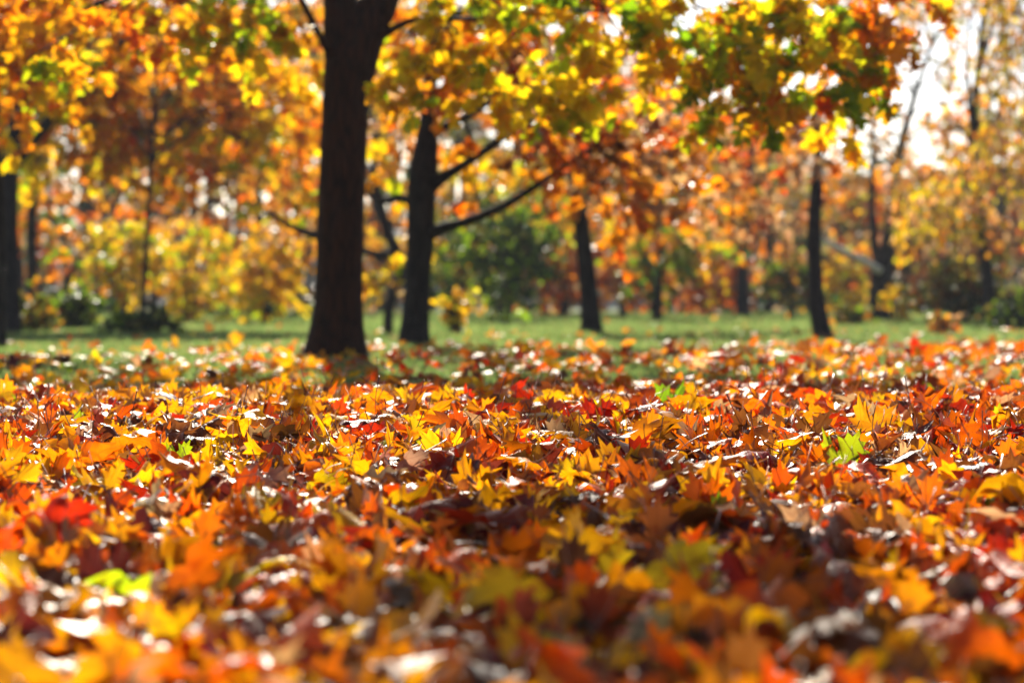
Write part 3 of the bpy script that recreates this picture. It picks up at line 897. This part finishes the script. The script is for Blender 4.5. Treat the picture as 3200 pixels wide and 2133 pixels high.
# ------------------------------------------------------------------ grass
def make_grass():
    rs = np.random.RandomState(40)
    n = 260000
    # spread so that the density per picture area stays even
    d = 9.3 * (62 / 9.3) ** rs.uniform(0, 1, n)
    x = rs.uniform(-1, 1, n) * (0.2118 * d * 1.3 + 0.8)
    keep = rs.uniform(size=n) < np.clip(0.55 + 0.9 * noise2(x, d, 3.0, 2) + np.clip((d - 11) * 0.35, -0.5, 1.2), 0.05, 1)
    keep &= ~((np.abs(d - 25.2) < 1.0) & (rs.uniform(size=n) < 0.8))
    x, d = x[keep], d[keep]
    n = len(x)
    h = rs.uniform(0.03, 0.075, n) * np.clip(0.7 + (d - 9) * 0.03, 0.7, 2.6)
    w = rs.uniform(0.0016, 0.003, n) * (d / 9.3) ** 1.15 * 1.6
    a = rs.uniform(0, 6.28, n)
    lean = rs.uniform(0.1, 0.8, n) * h
    b = rs.uniform(0, 6.28, n)
    z = ground_z(x, d)
    base = np.stack([x, d, z - 0.004], 1)
    side = np.stack([np.cos(a) * w, np.sin(a) * w, np.zeros(n)], 1)
    ld = np.stack([np.cos(b) * lean, np.sin(b) * lean, np.zeros(n)], 1)
    up = np.zeros((n, 3)); up[:, 2] = 1
    V = np.stack([base - side, base + side, base + ld * 0.35 + up * (h * 0.6)[:, None] + side * 0.7, base + ld * 0.35 + up * (h * 0.6)[:, None] - side * 0.7, base + ld + up * h[:, None]], 1)
    T = np.array([(0, 1, 2), (0, 2, 3), (3, 2, 4)])
    TT = (T[None] + (np.arange(n) * 5)[:, None, None]).reshape(-1, 3)
    t = rs.uniform(0, 1, (n, 1))
    c = (1 - t) * np.array([0.11, 0.19, 0.04]) + t * np.array([0.26, 0.36, 0.10])
    dry = rs.uniform(size=n) < 0.12
    c[dry] = np.array([0.34, 0.28, 0.10])
    o = build_mesh("grass", V.reshape(-1, 3), TT, [M_GRASS], col=np.repeat(c, 5, 0))
    tag(o, "short green lawn grass growing up to the far bushes", "grass", kind="stuff")


make_grass()

# ------------------------------------------------------------------ fallen leaves
def litter_poses(rs, n, upright):
    """rotation, curl and size for n leaves; upright: share that stands or leans steeply"""
    yaw = rs.uniform(0, 6.28, n)
    tilt = np.abs(rs.normal(0, 0.40, n))
    up = rs.uniform(size=n) < upright
    tilt = np.where(up, rs.uniform(0.75, 1.4, n), tilt)
    ax = rs.uniform(0, 6.28, n)
    nrm = np.stack([np.sin(tilt) * np.cos(ax), np.sin(tilt) * np.sin(ax), np.cos(tilt)], 1)
    tip = np.stack([np.cos(yaw), np.sin(yaw), np.zeros(n)], 1)
    # leaves that stand mostly have tip or stalk up
    tip = np.where(up[:, None], tip * 0.7 + np.stack([np.zeros(n), np.zeros(n), rs.choice([1, 1, -1], n) * rs.uniform(0.4, 1.4, n)], 1), tip)
    tip = tip - nrm * np.sum(tip * nrm, 1)[:, None]
    R = rot_axes(tip, nrm)
    flip = rs.uniform(size=n) < 0.45
    kx = rs.normal(0.0, 1.0, n) + rs.choice([-0.9, 0.9], n)
    ky = rs.normal(0.0, 0.9, n) + rs.choice([-0.6, 0.6], n)
    hard = rs.uniform(size=n) < 0.22
    kx = np.where(hard, kx * 2.0, kx); ky = np.where(hard, ky * 1.5, ky)
    return R, kx, ky, rs.normal(0, 0.28, n), rs.uniform(0, 6.28, n), tilt


W_LIT_L = {'yellow': 7.0, 'golden': 4.6, 'orange': 2.8, 'rust': 1.7, 'red': 1.0, 'brown': 0.9, 'tan': 1.0, 'lime': 0.08, 'wine': 0.5, 'green': 0.03}
W_LIT_R = {'yellow': 2.0, 'golden': 3.8, 'orange': 4.4, 'rust': 2.8, 'red': 1.2, 'brown': 2.6, 'tan': 1.2, 'lime': 0.05, 'wine': 0.5, 'green': 0.08}


def litter_colours(rs, x, d):
    f = np.clip(0.5 + 0.9 * (x / (0.2118 * d)) + 0.45 * noise2(x, d, 2.0, 4) - np.where((d > 7.4) & (d < 10), 0.25, 0), 0, 1)
    right = rs.uniform(size=len(x)) < f
    a, b = pick(rs, len(x), W_LIT_L), pick(rs, len(x), W_LIT_R)
    return np.where(right, b, a)


def rest_on_ground(W, x, d, lift):
    """lift each leaf so that its lowest point lies LIFT over the ground"""
    zmin = W[:, :, 2].min(axis=1)
    W[:, :, 2] += (ground_z(x, d) + lift - zmin)[:, None]
    return W


def stalks(rs, R, pos_base, size, hair=1.0):
    """curved thin stalks that leave the leaf at its base; (N,V,3) and faces"""
    n = len(size)
    ln = size * rs.uniform(0.5, 0.95, n) * hair
    bend = rs.normal(0.35, 0.5, n); bs = rs.normal(0, 0.25, n)
    K = 5
    t = np.linspace(0, 1, K)
    y = -t[None] * ln[:, None]
    zz = (bend * ln)[:, None] * (t ** 2)[None]
    xx = (bs * ln)[:, None] * (t ** 2)[None]
    P = np.stack([xx, y, zz], 2)
    r = 0.0011 + 0.0006 * t
    r[-1] = 0.0024
    offs = np.array([(1, 0), (-0.5, 0.87), (-0.5, -0.87)])
    V = P[:, :, None, :] + np.stack([offs[:, 0][None] * r[:, None], np.zeros((K, 3)), offs[:, 1][None] * r[:, None]], 2)[None]
    V = V.reshape(n, K * 3, 3)
    W = np.einsum('nij,nvj->nvi', R, V) + pos_base[:, None, :]
    T = []
    for k in range(K - 1):
        for j in range(3):
            a, b = k * 3 + j, k * 3 + (j + 1) % 3
            T += [(a, b, b + 3), (a, b + 3, a + 3)]
    T.append((K * 3 - 3, K * 3 - 2, K * 3 - 1))
    return W, np.array(T)


def make_litter():
    rs = np.random.RandomState(21)
    # near carpet: (distance, x) uniform over the ground
    d0, d1 = 1.8, 10.4
    dens = 600
    half = lambda d: 0.2118 * d * 1.22 + 0.7
    area = 0.2118 * 1.22 * (d1 ** 2 - d0 ** 2) + 1.4 * (d1 - d0)
    n = int(area * dens)
    d = rs.uniform(d0, d1, n * 2); x = rs.uniform(-1, 1, n * 2) * half(d1)
    k = np.abs(x) < half(d)
    d, x = d[k][:n], x[k][:n]
    n = len(d)
    fade = rs.uniform(size=n) < np.clip(1.0 - (d - 9.4) * 0.6, 0.4, 1)
    d, x = d[fade], x[fade]; n = len(d)
    R, kx, ky, rip, ph, tilt = litter_poses(rs, n, np.where(d < 5.5, 0.27, 0.18))
    size = np.clip(rs.normal(0.090, 0.022, n), 0.04, 0.145)
    cidx = litter_colours(rs, x, d)
    size = np.minimum(size * np.clip(1.18 - (d - 3) * 0.06, 1.0, 1.18), 0.125)
    small = rs.uniform(size=n) < 0.24
    size = np.where(small, rs.uniform(0.03, 0.06, n), size)
    lift = rs.uniform(0, 1, n) ** 1.3 * 0.045 - 0.004
    up = tilt > 0.8
    lift = np.where(up, lift * 0.7, lift)
    facing = np.zeros(n, int)
    # leaves that the photograph shows clearly: (px, py, size, colour, tilt, yaw of the normal, roll, kx, ky)
    HERO = [
        (2640, 1478, .16, 'lime', 1.1, -1.2, .6, .7, .5), (2095, 1258, .15, 'green', 1.1, -1.9, -.8, .5, .6), (1880, 1330, .15, 'red', .9, -1.5, .7, .6, -.5),
        (2725, 1368, .15, 'golden', 1.15, -1.5, .9, .4, .5), (1455, 1262, .13, 'red', 1.35, -1.5, 0, -.5, .4), (1533, 1342, .12, 'rust', .9, -1.5, .2, .4, .4),
        (640, 1330, .16, 'tan', .5, -1.6, 1.2, -1.2, .9), (770, 1405, .17, 'tan', .75, -1.4, .8, 1.8, .6), (15, 1232, .16, 'yellow', 1.4, -1.5, .1, .4, .4),
        (520, 1240, .14, 'yellow', 1.3, -1.5, .3, .5, .3), (200, 1270, .12, 'yellow', 1.35, -1.4, -.3, .4, .4), (145, 1305, .11, 'red', 1.0, -1.5, .5, .6, .8),
        (1490, 1470, .135, 'orange', 1.2, -1.5, .1, 2.2, -.5), (2440, 1550, .12, 'rust', 1.1, -1.5, 0, 1.5, .9), (1925, 1500, .13, 'golden', 1.25, -1.6, -.5, .8, .6),
        (2590, 1590, .13, 'golden', 1.2, -1.5, .1, .5, .5), (1760, 1600, .10, 'yellow', 1.0, -1.5, .5, .8, .6), (2200, 1605, .13, 'orange', 1.1, -1.7, -.4, .8, .8),
        (140, 1690, .125, 'golden', 1.3, -1.5, -.2, .4, .5), (630, 1725, .12, 'orange', 1.25, -1.4, .3, .9, .4), (1110, 1985, .13, 'golden', .95, -1.6, .1, .7, .7),
        (1570, 1850, .10, 'orange', 1.1, -1.5, .6, .6, .6), (2470, 1930, .14, 'orange', 1.2, -1.5, -.5, .9, .6), (2990, 1780, .12, 'yellow', .9, -1.1, 1.0, .9, .5),
        (690, 1830, .11, 'yellow', .9, -1.5, .5, .8, .5), (2890, 1610, .13, 'orange', 1.25, -1.5, .4, .8, .4), (2990, 1280, .14, 'golden', 1.35, -1.6, 0, .4, .4),
        (1720, 1330, .09, 'yellow', 1.2, -1.5, .8, .4, .5), (2200, 1440, .09, 'golden', 1.2, -1.5, -.4, .5, .5), (1345, 1420, .12, 'green', .9, -1.3, .9, .9, .6),
        (1720, 1390, .13, 'tan', 1.1, -1.2, .5, 1.3, .6), (2030, 1360, .12, 'golden', 1.1, -1.5, .2, .6, .5), (2550, 1380, .13, 'brown', 1.1, -1.7, .5, .8, .5),
        (1000, 1330, .12, 'golden', 1.2, -1.5, -.3, .5, .6), (330, 1560, .12, 'yellow', 1.1, -1.5, .5, .6, .4), (3140, 1480, .13, 'orange', 1.2, -1.5, .2, .7, .7),
        (260, 1400, .13, 'tan', .6, -1.5, 1.1, 1.0, .6), (240, 1335, .10, 'lime', 1.1, -1.5, .1, .5, .5), (560, 1440, .09, 'lime', 1.1, -1.5, .6, .6, .6), (2310, 1690, .11, 'brown', 1.1, -1.5, .2, .9, .6),
        (2050, 1720, .14, 'brown', 1.15, -1.5, .1, .9, .5), (1380, 1700, .10, 'orange', 1.0, -1.5, .2, .7, .6), (420, 1900, .15, 'tan', .5, -1.4, .9, 1.2, .8), (1850, 2010, .13, 'rust', 1.0, -1.5, .3, .8, .7),
        (250, 2060, .12, 'golden', .8, -1.5, .2, .8, .6), (2850, 1960, .12, 'golden', 1.1, -1.5, .1, .8, .6), (1050, 1330, .13, 'rust', 1.2, -1.5, .3, .8, .3), (2330, 1480, .12, 'brown', 1.2, -1.4, .4, 1.0, .4),
    ]
    hx, hd = [], []
    for (px, py, *_r) in HERO:
        D = 5.0
        for _ in range(12):
            D = (H - float(ground_z((px - 1600) / F * D, D)) - 0.055) * F / (py - HORIZON)
        if D > 8.2: D = min(9.6, 8.2 + (D - 8.2) * 0.5)
        hx.append((px - 1600) / F * D); hd.append(D)
    hx, hd = np.array(hx), np.array(hd)
    nh = len(HERO)
    hs = np.array([h[2] for h in HERO]) * 0.88; hc = np.array([PNAMES.index(h[3]) for h in HERO])
    ht = np.array([h[4] for h in HERO]); hy = np.array([h[5] for h in HERO]); hr = np.array([h[6] for h in HERO])
    nrm = np.stack([np.sin(ht) * np.cos(hy), np.sin(ht) * np.sin(hy), np.cos(ht)], 1)
    upv = np.array([0, 0, 1.0]) - nrm * nrm[:, 2:3]; upv /= np.linalg.norm(upv, axis=1)[:, None]
    sd = np.cross(upv, nrm)
    tip = upv * np.cos(hr)[:, None] + sd * np.sin(hr)[:, None]
    Rh = rot_axes(tip, nrm)
    # drop carpet leaves that stand right in front of the clear ones
    keep = np.ones(n, bool)
    for j in range(nh):
        keep &= ~((np.abs(x - hx[j] * d / hd[j]) < 0.06) & (d > hd[j] - 0.30) & (d < hd[j] - 0.01) & (tilt > 0.5))
    d, x, R, kx, ky, rip, ph, tilt, size, cidx, lift = (a[keep] for a in (d, x, R, kx, ky, rip, ph, tilt, size, cidx, lift))
    n = len(d)
    d = np.concatenate([hd, d]); x = np.concatenate([hx, x]); R = np.concatenate([Rh, R])
    kx = np.concatenate([[h[7] for h in HERO], kx]); ky = np.concatenate([[h[8] for h in HERO], ky])
    rip = np.concatenate([np.full(nh, 0.22), rip]); ph = np.concatenate([np.arange(nh) * 1.7, ph]); tilt = np.concatenate([ht, tilt])
    size = np.concatenate([hs, size]); cidx = np.concatenate([hc, cidx]); lift = np.concatenate([np.full(nh, 0.030), lift])
    n += nh
    pos = np.stack([x, d, np.zeros(n)], 1)
    W, T = leaf_batch(TPL_HI, pos, R, size, kx, ky, rip, ph)
    W = rest_on_ground(W, x, d, lift)
    # lower leaves turned brown and older-looking, painting shade into the gaps
    gap_dark = (lift < 0.014) & (rs.uniform(size=n) < 0.5) & (np.arange(n) >= nh)
    cidx = np.where(gap_dark, pick(rs, n, {'brown': 4, 'wine': 0.8, 'rust': 2, 'tan': 0.4}), cidx)
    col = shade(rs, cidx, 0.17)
    nv = W.shape[1]
    # stalks: base point = vertex 0 of the outline
    has = (rs.uniform(size=n) < 0.6); has[:nh] = True
    SW, ST = stalks(rs, R, W[:, 0, :], size)
    scol = np.where((rs.uniform(size=n) < 0.5)[:, None], np.array([0.30, 0.10, 0.03]), np.array([0.10, 0.03, 0.015]))
    low = SW[:, :, 2].min(axis=1) < ground_z(x, d) - 0.012
    has &= ~low | (np.arange(n) < nh)
    # ---- which leaves show largest: splat their vertices into a small depth picture
    gx, gy = 320, 213
    A = W.reshape(-1, 3)
    sx = ((A[:, 0] / A[:, 1]) * F + 1600) / 3200 * gx
    sy = (HORIZON - (A[:, 2] - H) / A[:, 1] * F) / 2133 * gy
    ok = (sx >= 0) & (sx < gx) & (sy >= 0) & (sy < gy)
    cell = (sy[ok].astype(int) * gx + sx[ok].astype(int))
    lid = np.repeat(np.arange(n), nv)[ok]
    dep = A[ok, 1]
    order = np.argsort(-dep, kind='stable')
    owner = np.full(gx * gy, -1)
    # spread each point over its neighbours as well, so that close leaves have no holes
    near_r = np.clip((2.6 / dep * 1.6).astype(int), 0, 2)
    for r in (2, 1, 0):
        pass
    for o_ in order.reshape(-1)[None]:
        for ddx in (-1, 0, 1):
            for ddy in (-1, 0, 1):
                q = np.clip(cell[o_] + ddx + ddy * gx, 0, gx * gy - 1)
                if ddx == 0 and ddy == 0: continue
                s = near_r[o_] >= 1
                owner[q[s]] = lid[o_][s]
        owner[cell[o_]] = lid[o_]
    cnt = np.bincount(owner[owner >= 0], minlength=n)
    order_n = np.argsort(-cnt, kind='stable')
    single = np.zeros(n, bool)
    single[order_n[:290]] = True
    # ---- the rest of the carpet in one mesh, with thinner litter farther off
    mb = MB()
    rest = ~single
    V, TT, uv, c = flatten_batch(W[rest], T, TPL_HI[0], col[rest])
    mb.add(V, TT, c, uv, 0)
    hs_ = rest & has
    V, TT, uv, c = flatten_batch(SW[hs_], ST, np.zeros((SW.shape[1], 2)), scol[hs_])
    mb.add(V, TT, c, uv, 1)
    # the carpet goes on to both sides of the view
    dd = rs.uniform(1.0, 10.6, 26000); xx = rs.uniform(-1, 1, 26000) * 5.2
    k = (np.abs(xx) > half(dd) - 0.05) & (np.abs(xx) < 0.2118 * dd * 1.3 + 2.4)
    k |= (dd < d0) & (np.abs(xx) < 2.6)
    dd, xx = dd[k], xx[k]; m = len(dd)
    R2, kx2, ky2, rip2, ph2, t2 = litter_poses(rs, m, 0.16)
    W2, T2 = leaf_batch(TPL_MID, np.stack([xx, dd, np.zeros(m)], 1), R2, np.clip(rs.normal(0.088, 0.02, m), .045, .14), kx2, ky2, rip2, ph2)
    W2 = rest_on_ground(W2, xx, dd, rs.uniform(0, 1, m) ** 1.3 * 0.04)
    V, TT, uv, c = flatten_batch(W2, T2, TPL_MID[0], shade(rs, litter_colours(rs, xx, dd), 0.17))
    mb.add(V, TT, c, uv, 0)
    for (a, b, nn, thr) in ((10.0, 13, 3100, 0.74), (12.5, 23.0, 5900, 0.80), (22, 32, 900, 0.12), (28, 46, 800, 0.15)):
        dd = np.sqrt(rs.uniform(a * a, b * b, nn)); xx = rs.uniform(-1, 1, nn) * (0.2118 * dd * 1.3 + 1.6)
        right = np.clip(xx / (0.2118 * dd), -1, 1)
        k = rs.uniform(size=nn) < np.clip(thr - (0.085 * np.clip(dd - 13.5, 0, 9) if b == 23.0 else 0) + 0.45 * noise2(xx, dd, 3.0, 6) + 0.25 * right, 0.06, 1)
        dd, xx = dd[k], xx[k]; m = len(dd)
        R2, kx2, ky2, rip2, ph2, t2 = litter_poses(rs, m, 0.10)
        W2, T2 = leaf_batch(TPL_MID, np.stack([xx, dd, np.zeros(m)], 1), R2, np.clip(rs.normal(0.086, 0.02, m), .045, .13), kx2, ky2, rip2, ph2)
        W2 = rest_on_ground(W2, xx, dd, rs.uniform(0.0, 0.025, m) + np.where(dd > 13, 0.008, 0))
        V, TT, uv, c = flatten_batch(W2, T2, TPL_MID[0], shade(rs, litter_colours(rs, xx, dd), 0.17))
        mb.add(V, TT, c, uv, 0)
    tag(mb.build("fallen_leaves", [M_LITTER, M_STALK]), "carpet of fallen orange, yellow and brown maple leaves on the lawn", "leaves", kind="stuff")
    # ---- the leaves that show largest, one object each
    cname = {'yellow': 'yellow', 'golden': 'golden', 'orange': 'orange', 'rust': 'red-orange', 'red': 'red', 'brown': 'brown', 'tan': 'pale tan', 'green': 'green', 'lime': 'lime-green', 'olive': 'olive', 'wine': 'dark red', 'darkgreen': 'dark green'}
    info = []
    for i in np.where(single)[0]:
        A = W[i]
        cx = float(((A[:, 0] / A[:, 1]) * F + 1600).mean()); cyy = float((HORIZON - (A[:, 2] - H) / A[:, 1] * F).mean())
        t = tilt[i]
        pose = 'upright' if t > 1.05 else ('tilted' if t > 0.5 else 'flat')
        if max(abs(kx[i]), abs(ky[i])) > 2.4: pose = 'curled ' + pose
        colx = ['far left', 'left', 'centre-left', 'centre-right', 'right', 'far right'][int(np.clip(cx / 3200 * 6, 0, 5))]
        row = 'along the bottom edge' if cyy > 1960 else ('in the blurred near litter' if cyy > 1680 else ('in the mid litter' if cyy > 1400 else 'near the litter crest'))
        info.append([i, cx, cyy, f"{pose} {cname[PNAMES[cidx[i]]]}", f"{colx} {row}"])
    groups = {}
    for e in info:
        groups.setdefault((e[3], e[4]), []).append(e)
    ordn = ['first', 'second', 'third', 'fourth', 'fifth', 'sixth', 'seventh', 'eighth', 'ninth', 'tenth', 'eleventh', 'twelfth']
    for (look, place), es in groups.items():
        es.sort(key=lambda e: e[1])
        for q, e in enumerate(es):
            i = e[0]
            if len(es) == 1:
                lab = f"{look} maple leaf, {place}"
            else:
                lab = f"{ordn[min(q, 11)]} from left of the {look} leaves, {place}"
            org = W[i].mean(axis=0)
            o = build_mesh("fallen_leaf", W[i] - org, T, [M_LITTER], None, TPL_HI[0], np.repeat(col[i][None], nv, 0), loc=org)
            tag(o, lab, "leaf", "fallen maple leaves on top of the litter")
            if has[i]:
                build_mesh("stalk", SW[i] - org, ST, [M_STALK], o, None, np.repeat(scol[i][None], SW.shape[1], 0))


make_litter()

# ------------------------------------------------------------------ twigs on the litter
for k, (px, py, ln, yaw, rise, lab) in enumerate((
        (1925, 1292, 0.20, 0.1, 0.02, "thin dark twig lying level on the litter crest below the green leaf"),
        (715, 1290, 0.13, 1.2, 0.10, "dark twig standing bent out of the yellow leaves of the crest"),
        (1235, 1245, 0.09, 1.9, 0.07, "short twig poking up from the crest in front of the dark tree"),
        (2250, 1345, 0.22, 0.25, 0.03, "slanting brown twig among the brown leaves right of the centre"),
        (2330, 1400, 0.10, 1.4, 0.09, "dark upright twig beside the big golden leaf"),
        (560, 1520, 0.24, -0.3, 0.02, "long thin twig across the yellow leaves in the mid litter"),
        (2850, 1330, 0.17, 2.8, 0.04, "grey twig resting on orange leaves by the right border"))):
    rs = np.random.RandomState(600 + k)
    D = 6.0
    for _ in range(12):
        D = (H - float(ground_z((px - 1600) / F * D, D)) - 0.06) * F / (py - HORIZON)
    D = min(D, 9.5)
    x = (px - 1600) / F * D
    z = float(ground_z(x, D)) + 0.055
    dv = np.array([math.cos(yaw), math.sin(yaw) * 0.4, 0.0]) * ln
    if rise > 0.06: dv *= 0.3
    p = np.array([x, D, z])
    pts = [p - dv / 2 - np.array([0, 0, 0.02]), p + rs.normal(0, 0.006, 3), p + dv * 0.3 + np.array([0, 0, rise * 0.6]), p + dv / 2 + np.array([0, 0, rise])]
    P, R = smooth_path(pts, [0.0028, 0.0024, 0.002, 0.0014], 5)
    mb = MB()
    V, T = tube(P, R, 5, 0.1, rs); mb.add(V, T)
    q = P[len(P) // 2]
    V, T = tube([q, q + dv * 0.12 + np.array([0, 0.01, 0.015]), q + dv * 0.2 + np.array([0, 0.015, 0.04])], [0.0018, 0.0014, 0.001], 5); mb.add(V, T)
    o = mb.build("twig", [M_BARK_DARK], None, p)
    o.location = tuple(p)
    tag(o, lab, "twig", "twigs on the litter")

# ------------------------------------------------------------------ the hazy air
def make_haze(density=0.0005):
    x0, x1, y0, y1, z0, z1 = -140, 140, -12, 300, -1.2, 14.5
    V = [(x, y, z) for z in (z0, z1) for y in (y0, y1) for x in (x0, x1)]
    T = [(0, 2, 3), (0, 3, 1), (4, 5, 7), (4, 7, 6), (0, 1, 5), (0, 5, 4), (2, 6, 7), (2, 7, 3), (0, 4, 6), (0, 6, 2), (1, 3, 7), (1, 7, 5)]
    m, nt = new_mat("haze_air")
    out = N(nt, "ShaderNodeOutputMaterial")
    pv = N(nt, "ShaderNodeVolumePrincipled")
    pv.inputs["Color"].default_value = (0.90, 0.93, 1.0, 1)
    pv.inputs["Density"].default_value = density
    pv.inputs["Anisotropy"].default_value = 0.0
    nt.links.new(pv.outputs[0], out.inputs["Volume"])
    tag(build_mesh("haze", V, T, [m], smooth=False), "thin pale autumn haze hanging in the park", "haze", kind="stuff")


make_haze()
